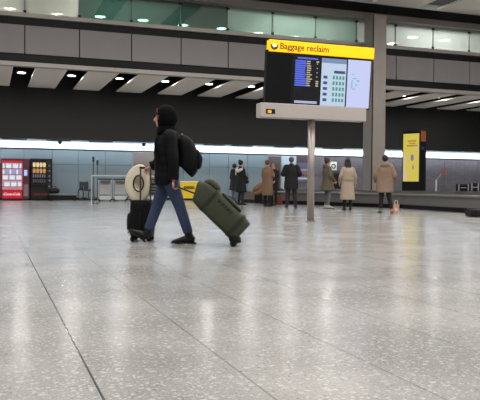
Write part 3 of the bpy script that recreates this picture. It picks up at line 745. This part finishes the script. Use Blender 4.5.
    for q in 'LR':
        m_ = sh[q] if isinstance(sh, dict) else sh
        a, t = D['ank'+q], D['toe'+q]; fd = (t-V((a.x,a.y,0))) if False else (t-a); fl = V((fd.x, fd.y, 0)).normalized()
        # foot frame: sole direction from heel to toe
        heel = HEEL.get(q, V((a.x, a.y, .03))-fl*.055); hl = V(heel); dr = (t-hl); ln = dr.length; dr.normalize()
        up = dr.cross(V((1,0,0))*1).normalized(); up = up if up.z > 0 else -up
        sd = dr.cross(up)
        b2 = bmesh.new()
        loft(b2, [hl-dr*.015+up*.02, hl+dr*.02+up*.025, hl+dr*ln*.45+up*.03, hl+dr*ln*.8+up*.012, hl+dr*(ln+.035)+up*.0], [(.026,.03),(.038,.046),(.042,.046),(.046,.034),(.026,.016)], ref=sd, n=14)
        bt = g.get('boot', .06); kk = D['knee'+q]; top = a.lerp(kk, bt/.4)
        loft(b2, [hl+dr*.03+up*.03, a, top], [(.042,.05),(.046,.05),(.05,.052)], ref=(1,0,0), n=14)
        if q in HEEL: ball(b2, a, .05); ball(b2, a.lerp(hl,.5), .05)
        so = obj('boot' if bt > .09 else 'shoe', b2, m_, root, remesh=.008)
        b2 = bmesh.new(); loft(b2, [hl-dr*.035-up*.018, hl+dr*.0-up*.018, hl+dr*ln*.4-up*.016, hl+dr*ln*.8-up*.018, hl+dr*(ln+.05)-up*.014], [(.02,.012),(.04,.014),(.036,.012),(.047,.014),(.02,.012)], ref=sd, n=12)
        obj('sole', b2, g.get('sole', BLACK), so, smooth=True)
    return root, D, HM

# ---- the walking traveller
ml = atD(165, 187, 8.95); ml.z = 0
RZM = YAW+PI/2
def L2W(p, o=ml, rz=RZM): return V((o.x, o.y, 0))+Matrix.Rotation(rz, 3, 'Z') @ V(p)
JKT = mat('black puffer', (9,10,14), .7, spec=.15, var=.2, vscale=14, bump=.15)
DENIM = mat('blue denim', (40,54,84), .8, var=.25, vscale=25)
BOOT = mat('black boot', (11,10,11), .5, spec=.3)
JM = dict(hipL=(-.085,-.05,.9), hipR=(.085,-.03,.9), kneeL=(-.09,-.2,.5), kneeR=(.08,.11,.49), ankL=(-.09,-.33,.11), ankR=(.05,.232,.14),
          toeL=(-.1,-.14,.035), toeR=(.1,.43,.15), shL=(-.19,-.08,1.4), shR=(.18,-.03,1.4), elL=(-.25,-.13,1.1), elR=(.27,.02,1.12),
          haL=(-.23,-.13,.83), haR=(.31,.225,1.02), head=(0,.035,1.64), chest=(0,-.05,1.22), pel=(0,-.04,.93), neck=(0,-.03,1.47))
secM = [(.76,.17,.12,-.02),(.82,.2,.155,-.02),(.95,.2,.155,-.025),(1.1,.2,.165,-.025),(1.28,.21,.17,-.03),(1.4,.185,.14,-.035),(1.47,.1,.1,-.02),(1.51,.08,.09,-.01)]
man, DM, HMM = person('person in black hooded puffer jacket and blue jeans walking left between two cases', ml, RZM, 1.72, JM, voxel=.006,
    garments=dict(coat=dict(sec=secM, m=JKT, r0=.078, r1=.06, bumps=.035), legs=DENIM, legr=(.1,.075,.062), hem=.9, shoes=BOOT, boot=.17,
                  heel=dict(L=(-.09,-.385,.035), R=(.05,.275,.05))),
    hand_n=dict(L=(0,-1,-.2), R=(0,.2,-1)), curl=.95)
# hood
b2 = bmesh.new(); ball(b2, (0,-.045,.015), (.125,.145,.158), 32)
bmesh.ops.delete(b2, geom=[v for v in b2.verts if v.co.y > .055+.25*max(0, v.co.z-.05)], context='VERTS')
b2.transform(HMM); hood = obj('hood', b2, mat('hood black', (8,8,10), .9, spec=.1), man, smooth=True, solid=.02)
b2 = bmesh.new()
loft(b2, [(0,-.05,-.1),(0,-.05,-.16),(0,-.05,-.22)], [(.1,.11),(.12,.13),(.15,.13)], n=20); b2.transform(HMM); obj('hood_base', b2, MC['hood black'], hood, smooth=True)
b2 = bmesh.new(); R_ = []
P = [(.09*math.sin(a), .052+.02*max(0,math.cos(a)), .015+.116*math.cos(a)) for a in [2*PI*k/24 for k in range(25)]]
loft(b2, P, [.008]*25, ref=(0,1,0), n=6, sub=1); b2.transform(HMM); obj('hood_trim', b2, mat('dark red trim', (82,22,26), .7), hood, smooth=True)
b2 = bmesh.new(); ball(b2, (0,.005,.07), (.082,.088,.06), 16); b2.transform(HMM); obj('hair', b2, mat('dark fringe', (30,22,20), .8), man, smooth=True)

# backpack
bl_ = L2W((0,-.31,.9)); BK = thing('backpack', 'black backpack on the back of the walking person', 'backpack', (bl_.x, bl_.y, .93), RZM)
BKM = mat('backpack nylon', (9,9,12), .7, spec=.15, var=.2, vscale=20)
b2 = bmesh.new(); loft(b2, [(0,.04,0),(0,.02,.03),(0,.0,.14),(0,.02,.28),(0,.06,.4),(0,.09,.46)], [(.12,.1),(.15,.125),(.16,.135),(.15,.115),(.12,.08),(.06,.03)], n=24, e=2.8)
obj('pack_body', b2, BKM, BK, remesh=.01)
b2 = bmesh.new(); loft(b2, [(0,-.11,.04),(0,-.13,.08),(0,-.135,.18),(0,-.1,.26),(0,-.09,.28)], [(.08,.02),(.11,.03),(.11,.035),(.09,.03),(.05,.01)], n=16, e=3); obj('front_pocket', b2, mat('pocket nylon', (12,12,15), .7, spec=.15), BK, smooth=True)
for s in (-1,1):
    b2 = bmesh.new(); loft(b2, [(s*.1,.12,.45),(s*.11,.2,.515),(s*.11,.32,.53),(s*.12,.4,.47),(s*.14,.42,.33),(s*.17,.4,.2),(s*.19,.33,.1),(s*.17,.16,.06)], [(.022,.006)]*8, ref=(1,0,0), n=8); obj('strap', b2, BKM, BK, smooth=True)
b2 = bmesh.new(); loft(b2, [(-.03,.1,.49),(-.02,.1,.53),(.02,.1,.53),(.03,.1,.49)], [.008]*4, ref=(0,1,0), n=6); obj('grab_loop', b2, BLACK, BK, smooth=True)
b2 = bmesh.new(); ball(b2, (-.1,.085,.47), .012); obj('buckle', b2, SILV, BK, smooth=True)

# carry-on in front: local frame along man's axes; fwd = image left
cl = L2W((.4, .345, 0)); CS = thing('carry_on_suitcase', 'black upright cabin suitcase with raised telescopic handle pushed by walking person', 'suitcase', (cl.x, cl.y, 0), RZM)
CB = mat('cabin case fabric', (11,11,13), .7, spec=.2, var=.2, vscale=20)
b2 = bmesh.new(); loft(b2, [(0,0,.06),(0,0,.1),(0,0,.5),(0,0,.55)], [(.18,.12),(.2,.15),(.2,.145),(.18,.12)], e=6, n=32, sub=2); obj('case_body', b2, CB, CS, smooth=False)
b2 = bmesh.new(); loft(b2, [(0,.15,.12),(0,.16,.16),(0,.16,.34),(0,.15,.38)], [(.14,.01),(.16,.03),(.16,.03),(.14,.01)], e=5, n=20, sub=2); obj('front_pocket', b2, BLK2, CS)
for sx in (-1,1):
    for sy in (-1,1):
        b2 = bmesh.new(); cyl(b2, (sx*.15-.012, sy*.11, .032), (sx*.15+.012, sy*.11, .032), .032); cyl(b2, (sx*.15, sy*.11-.005, .04), (sx*.15, sy*.11-.005, .085), .02); obj('wheel', b2, BLACK, CS)
HB = mat('handle bar', (92,90,88), .3, metal=.7)
th = obj('telescopic_handle', (lambda b: (tube(b, [(-.06,.02,.54),(-.06,.02,.98)], .011, mi=0), tube(b, [(.06,-.1,.54),(.06,-.1,.98)], .011), b)[-1])(bmesh.new()), HB, CS)
b2 = bmesh.new(); loft(b2, [(-.06,.03,.985),(0,-.04,.985),(.06,-.11,.985)], [.016]*3, ref=(0,0,1), n=10); obj('grip', b2, BLACK, th, smooth=True)
b2 = bmesh.new(); loft(b2, [(-.21,0,.2),(-.235,0,.22),(-.235,0,.36),(-.21,0,.38)], [.01]*4, ref=(0,1,0), n=8); obj('side_handle', b2, BLK2, CS, smooth=True)
b2 = B(((-.19,.16,.1),(-.11,.172,.16))); obj('luggage_label', b2, mat('label white', (190,185,180), .6), CS)
# straw hat hanging on the handle
def hat_profile(): return [(.235,.0),(.225,-.008),(.18,.0),(.13,.008),(.098,.0),(.092,.03),(.088,.09),(.075,.12),(.045,.128),(.0001,.122)]
hp = atD(138.5, 183.5, 9.42)
HT_ = thing('wide_brim_hat', 'cream wide-brimmed hat hanging on the cabin suitcase handle', 'hat', hp, 0)
HT_.scale = (1.1,1.1,1.1); HT_.rotation_euler = (PI/2+.0, 0, YAW-math.radians(42))
b2 = bmesh.new(); pr = hat_profile(); n = 40; rings = []
for (r_, z) in pr: rings.append([b2.verts.new((r_*math.cos(2*PI*k/n), r_*math.sin(2*PI*k/n)*1.0, -z+(.02*math.cos(4*PI*k/n) if r_ > .15 else 0))) for k in range(n)])
for a, b_ in zip(rings[:-1], rings[1:]):
    for k in range(n): b2.faces.new((a[k], a[(k+1)%n], b_[(k+1)%n], b_[k]))
STRAW = mat('cream straw', (216,206,184), .8, var=.08, vscale=60, bump=.2)
hat = obj('hat_body', b2, STRAW, HT_, solid=.006, smooth=True)
b2 = bmesh.new(); disc_torus(b2, (0,0,0), (0,0,1), .097, .01, n=36); obj('sweat_band', b2, mat('dark brown band', (52,36,26), .7), HT_, smooth=True)
b2 = bmesh.new(); loft(b2, [(.05,.04,-.11),(.02,.0,-.118),(-.03,-.03,-.11)], [(.02,.004)]*3, n=8); obj('lining_patch', b2, mat('lining brown', (92,70,40), .7), HT_, smooth=True)

# green wheeled duffel trailing behind
W0 = V((.0, -(234.5-165)/78, 0))            # wheels in man's local frame (y forward)
dl = L2W((-.26, W0.y, 0)); DU = thing('wheeled_duffel', 'olive green wheeled duffel bag pulled tilted behind walking person', 'wheeled duffel bag', (dl.x, dl.y, 0), RZM)
OL = mat('olive fabric', (48,53,34), .75, var=.22, vscale=18, bump=.2); OLD = mat('dark olive strap', (26,28,22), .7)
U = V((0, .72, .694)).normalized()       # along the bag, from wheels up to the handle (towards the walker)
Wv = V((0, -.694, .72)).normalized()     # thickness direction, away from ground
def uw(u, w, x=0): return V((x,0,.05))+U*u+Wv*w
b2 = bmesh.new()
prof = [(.005,.162,.15,.135),(.025,.162,.165,.155),(.15,.162,.17,.16),(.4,.163,.17,.163),(.58,.165,.17,.165),(.7,.16,.165,.155),(.77,.15,.15,.13),(.795,.14,.12,.1)]
loft(b2, [uw(u, c) for u, c, a, t in prof], [(a, t) for u, c, a, t in prof], ref=(1,0,0), n=28, e=5, sub=4); body_d = obj('bag_body', b2, OL, DU, smooth=True)
for u0, u1, gr_ in ((.1,.15,.008),(.56,.6,.01)):
    b2 = bmesh.new(); loft(b2, [uw(u0,.168), uw(u1,.168)], [(.17+gr_,.164+gr_)]*2, ref=(1,0,0), n=28, e=5, sub=1); obj('compression_strap', b2, OLD, DU, smooth=False)
b2 = bmesh.new(); loft(b2, [uw(.56,.32), uw(.62,.345), uw(.72,.335), uw(.78,.27)], [(.1,.01),(.14,.04),(.13,.05),(.09,.02)], ref=(1,0,0), n=16, e=3); obj('top_pocket', b2, OL, DU, smooth=True)
b2 = bmesh.new(); loft(b2, [uw(.2,.335), uw(.24,.345), uw(.48,.345), uw(.52,.33)], [(.09,.01),(.12,.02),(.12,.02),(.09,.01)], ref=(1,0,0), n=16, e=4); obj('top_flap', b2, mat('olive flap', (43,48,32), .75, var=.2), DU, smooth=True)
b2 = bmesh.new(); loft(b2, [uw(.28,.35), uw(.32,.38), uw(.42,.38), uw(.46,.35)], [(.02,.008)]*4, ref=(1,0,0), n=8); obj('carry_handle', b2, OLD, DU, smooth=True)
b2 = bmesh.new()
for k, (u0, u1) in enumerate(((.27,.29),(.31,.35),(.37,.39),(.41,.44),(.46,.5))):
    loft(b2, [uw(u0,.25,-.171), uw(u1,.25,-.171)], [(.003,.022),(.003,.022)], ref=(1,0,0), n=8, sub=1, e=4)
obj('side_marking', b2, OLD, DU)
b2 = bmesh.new(); loft(b2, [uw(-.045,.03), uw(-.02,.04), uw(.06,.04), uw(.1,.03)], [(.14,.04),(.17,.06),(.17,.06),(.14,.03)], ref=(1,0,0), n=20, e=5); obj('wheel_base', b2, BLK2, DU, smooth=True)
for s in (-1,1):
    b2 = bmesh.new(); cyl(b2, (s*.15-.018,0,.042), (s*.15+.018,0,.042), .042); obj('wheel', b2, BLACK, DU)
hL = DM['haL']; 
gp = Matrix.Rotation(0,3,'Z') @ (V((hL.x, hL.y-.035, hL.z-.075)) - V((-.26, W0.y, 0)))
b2 = bmesh.new()
for s in (-1,1): tube(b2, [uw(.76,.1,s*.07+.0), gp+V((s*.05,0,0))], .01)
th = obj('pull_handle', b2, mat('dark handle', (30,30,30), .4), DU)
b2 = bmesh.new(); loft(b2, [gp+V((-.07,0,0)), gp+V((.07,0,0))], [.016,.016], ref=(0,1,0), n=10, sub=1); obj('grip', b2, BLACK, th, smooth=True)

# ---- waiting people
def place(px, py): 
    p = gr(px, py); return V((p.x, p.y, 0))
def facing(px, deg):   # 0 = back to the viewer, + turns towards the left of the picture
    a = math.atan((px-240)/F); return YAW-a+math.radians(deg)
LONG = lambda hem, wx=.25, dy=.2, wa=.19: [(hem,wx*.92,dy*.9,0),(hem+.03,wx,dy,0),((hem+.95)/2,(wx+wa)/2+.01,(dy+.15)/2,0),(.98,wa+.01,.155,0),(1.12,wa,.155,0),(1.28,.195,.155,-.01),(1.38,.165,.125,-.01),(1.47,.1,.09,-.01),(1.5,.075,.075,0)]
def C_(n, c, r=.85): return mat(n, c, r, var=.12, vscale=12)
black_tr = C_('black trousers', (16,15,17)); blk_shoe = mat('black shoe', (16,15,16), .45)

# pair at the left
person('person in dark grey hooded coat and pale jeans, standing behind the white-scarfed one', place(234.5, 203.9), facing(234, -40), 1.68,
    dict(elL=(-.22,.02,1.13), elR=(.22,.02,1.13), haL=(-.12,.22,1.0), haR=(.12,.22,1.0)),
    garments=dict(coat=dict(sec=LONG(.6,.24,.2), m=C_('charcoal coat', (34,36,38)), hood=True), legs=C_('pale jeans', (104,112,128)), shoes=blk_shoe), hair=((34,28,28),'short'))
wp, wD, wM = person('person in black jacket with white scarf and dark hair at far left', place(240.8, 204.8), facing(240, -50), 1.78,
    dict(elL=(-.22,.02,1.13), elR=(.22,.02,1.13), haL=(-.14,.2,1.08), haR=(.14,.22,1.05)),
    garments=dict(coat=dict(sec=LONG(.5,.23,.21), m=C_('black long jacket', (17,18,22)), collar=C_('white scarf', (208,200,194))), legs=C_('dark trousers', (28,30,40)), shoes=blk_shoe), hair=((28,23,24),'bun'))
b2 = bmesh.new(); loft(b2, [(-.12,.04,1.5),(-.15,-.04,1.45),(-.12,-.13,1.4),(0,-.17,1.35),(.12,-.13,1.4),(.15,-.03,1.45)], [.035,.05,.06,.065,.06,.045], ref=(0,0,1), n=12)
loft(b2, [(-.15,-.08,1.42),(-.19,-.1,1.3),(-.19,-.1,1.18)], [(.05,.04),(.05,.03),(.03,.02)], n=10); obj('scarf', b2, C_('white scarf', (208,200,194)), wp, remesh=.012)
q_ = place(246.3, 204.2)
hbg = thing('shoulder_bag', 'small black shoulder bag held in front of the white-scarfed person', 'bag', (q_.x, q_.y, .86), facing(240,0))
b2 = bmesh.new(); loft(b2, [(0,0,0),(0,0,.05),(0,0,.18),(0,0,.22)], [(.08,.05),(.1,.06),(.09,.05),(.06,.02)], n=16, e=4); obj('bag_body', b2, BLACK, hbg, smooth=True)
b2 = bmesh.new(); loft(b2, [(-.07,0,.2),(-.06,0,.36),(.0,0,.42),(.06,0,.36),(.07,0,.2)], [.008]*5, ref=(0,1,0), n=6); obj('strap', b2, BLACK, hbg, smooth=True)

# camel coat and companion
person('person in long camel coat with light brown hair and black boots', place(267.3, 206.5), facing(267, -30), 1.73,
    dict(elL=(-.22,.04,1.13), elR=(.22,.04,1.13), haL=(-.1,.24,1.2), haR=(.1,.26,1.25)),
    garments=dict(coat=dict(sec=LONG(.42,.21,.19), m=C_('camel wool', (124,96,76)), belt=1.05, belt_r=(.205,.165)), legs=black_tr, legr=(.09,.07,.062), shoes=blk_shoe, boot=.2), hair=((98,66,42),'short'))
person('person in black coat with auburn hair, half hidden by the camel coat', place(273.8, 205.2), facing(273, 150), 1.66,
    dict(elL=(-.22,.04,1.13), elR=(.22,.04,1.13), haL=(-.14,.2,1.0), haR=(.14,.2,1.0)),
    garments=dict(coat=dict(sec=LONG(.62,.19,.17), m=C_('black coat', (20,17,19))), legs=black_tr, shoes=blk_shoe), hair=((104,62,44),'bob'))
q_ = place(278, 204.6)
rb = thing('red_holdall', 'red bag on the floor right of the long camel coat', 'bag', q_, YAW)
b2 = bmesh.new(); loft(b2, [(0,0,.005),(0,0,.05),(0,0,.25),(0,0,.33)], [(.15,.1),(.18,.12),(.17,.1),(.12,.05)], n=20, e=4); obj('bag_body', b2, C_('red canvas', (112,42,34)), rb, smooth=True)
b2 = bmesh.new(); loft(b2, [(-.08,0,.3),(-.07,0,.42),(.07,0,.42),(.08,0,.3)], [.012]*4, ref=(0,1,0), n=8); obj('handle', b2, BLACK, rb, smooth=True)
q_ = place(280.5, 203.2); suitcase('black upright suitcase standing behind the red bag', q_, YAW, .34, .25, .62, BLK2, BLACK)
q_ = place(258.5, 203.8); suitcase('black upright suitcase left of the camel coat under a tan jacket', q_, YAW, .36, .26, .46, BLACK, BLK2)
b2 = bmesh.new(); loft(b2, [(-.22,0,.02),(-.16,0,.1),(-.02,0,.2),(.12,0,.32),(.2,0,.38)], [(.05,.08),(.11,.15),(.14,.17),(.12,.15),(.06,.08)], ref=(0,0,1), n=18)
loft(b2, [(-.2,0,.0),(-.15,-.08,-.06),(0,-.12,-.02),(.1,-.12,.1)], [.06,.07,.08,.06], n=12)
tag(obj('draped_jacket', b2, C_('tan cloth', (136,104,78)), loc=(q_.x, q_.y, .5), rz=YAW, remesh=.012), 'tan jacket bundled on the suitcase left of the camel coat', 'jacket')

# black coat man
person('person in black coat seen from behind with elbows out, grey hair', place(291, 207.6), facing(291, 0), 1.8,
    dict(shL=(-.185,-.01,1.4), shR=(.185,-.01,1.4), elL=(-.3,-.02,1.15), elR=(.3,-.02,1.15), haL=(-.13,.2,1.1), haR=(.13,.2,1.1), kneeL=(-.12,.01,.48), kneeR=(.12,.01,.48), ankL=(-.15,-.02,.09), ankR=(.15,-.02,.09), toeL=(-.19,.17,.03), toeR=(.19,.17,.03)),
    garments=dict(coat=dict(sec=LONG(.64,.25,.18,.22), m=C_('black overcoat', (13,13,15)), r0=.085, r1=.06), legs=C_('brown black trousers', (44,32,34)), legr=(.11,.08,.07), shoes=blk_shoe), hair=((84,80,80),'short'))
# olive coat
person('person in olive hooded coat and grey jeans facing the cream coat', place(327.2, 208.6), facing(327, -65), 1.74,
    dict(elL=(-.24,.0,1.12), elR=(.24,.0,1.12), haL=(-.15,.2,.95), haR=(.15,.2,.95)),
    garments=dict(coat=dict(sec=LONG(.62,.24,.27,.21), m=C_('olive coat', (88,80,64)), hood=True, collar=C_('fur pale', (170,150,124)), r0=.08, r1=.06), legs=C_('grey jeans', (92,96,102)), legr=(.09,.065,.05), shoes=C_('white trainers', (176,172,168))), hair=((44,34,30),'bun'))
# cream coat
person('person in long belted cream coat with long dark hair and black boots', place(347.3, 210.4), facing(347, 15), 1.67,
    dict(elL=(-.25,-.03,1.13), elR=(.25,-.03,1.13), haL=(-.24,.12,.93), haR=(.26,.04,.88)),
    garments=dict(coat=dict(sec=LONG(.36,.25,.2,.19), m=C_('cream wool', (158,142,126)), belt=1.03, belt_r=(.19,.165), bm=C_('cream belt', (148,132,112))), legs=black_tr, legr=(.08,.062,.058), shoes=blk_shoe, boot=.2), hair=((34,25,24),'long'))
# parka
person('person in bulky beige hooded parka and black leggings in front of the column', place(384.5, 213.2), facing(384, 0), 1.68,
    dict(elL=(-.28,-.02,1.13), elR=(.28,-.02,1.13), haL=(-.25,.14,.95), haR=(.25,.14,.95), kneeL=(-.1,.02,.48), kneeR=(.13,.02,.48), ankL=(-.11,-.02,.09), ankR=(.22,-.02,.09), toeL=(-.16,.15,.03), toeR=(.3,.14,.03)),
    garments=dict(coat=dict(sec=LONG(.62,.25,.2,.24), m=C_('beige parka', (130,108,92)), hood=True, collar=C_('parka fur', (108,88,72)), r0=.095, r1=.07), legs=black_tr, legr=(.1,.068,.05), shoes=dict(L=C_('grey green shoe', (110,112,96)), R=C_('pinkish shoe', (168,112,100)))), hair=((36,26,24),'short'))
q_ = place(396, 213.8); pb_ = thing('paper_bag', 'small peach carrier bag on the floor right of the beige parka', 'bag', q_, YAW)
b2 = bmesh.new(); loft(b2, [(0,0,.003),(0,0,.15),(0,0,.27)], [(.075,.05),(.08,.045),(.085,.035)], n=20, e=6, sub=2); obj('bag_body', b2, C_('peach paper', (176,138,116)), pb_)
for s in (-1,1):
    b2 = bmesh.new(); loft(b2, [(-.04,s*.03,.26),(-.03,s*.03,.37),(.03,s*.03,.37),(.04,s*.03,.26)], [.007]*4, ref=(0,1,0), n=6); obj('handle', b2, C_('cord white', (190,176,164)), pb_, smooth=True)
obj('print', B(((-.05,-.056,.08),(.03,-.047,.16))), C_('print cream', (205,186,170)), pb_)

# ------------------------------------------------------------------ light
def area(loc, sx, sy, e, col=(1,1,1), rot=(0,0,0), spread=None):
    l = bpy.data.lights.new('hall_or_fill_lamp', 'AREA'); l.shape = 'RECTANGLE'; l.size = sx; l.size_y = sy; l.energy = e; l.color = col
    if spread: l.spread = spread
    o = bpy.data.objects.new('hall_or_fill_lamp', l); COL.objects.link(o); o.location = loc; o.rotation_euler = rot; return o
for x in (-5, 2, 9, 16, 23):
    for y in (-2, 4, 10.5, 17):
        area((x, y, 8.6), 2.0, 2.0, 305, (1,.97,.93))
for i in range(-3, 13):
    area((base+PW*i-.02, 29.2, ZS+.1), .28, .28, 42, (1,.97,.92))
for x in range(-4, 34, 4):
    area((x, YW-.6, ZB-.02), 3.8, .2, 42, (.86,.94,1), rot=(.45,0,0))
for x in (-2, 5, 12, 19, 26): area((x, 28.4, 9.0), 3, 2, 650, (1,.98,.95))  # unseen lamps added behind the header to brighten the upper storey
w = bpy.data.worlds.new('world'); S.world = w; w.use_nodes = True
w.node_tree.nodes['Background'].inputs[0].default_value = (.5,.5,.52,1); w.node_tree.nodes['Background'].inputs[1].default_value = .1
S.view_settings.view_transform = 'Standard'; S.view_settings.look = 'None'; S.view_settings.gamma = 1; S.view_settings.exposure = 0
S.view_settings.use_curve_mapping = False
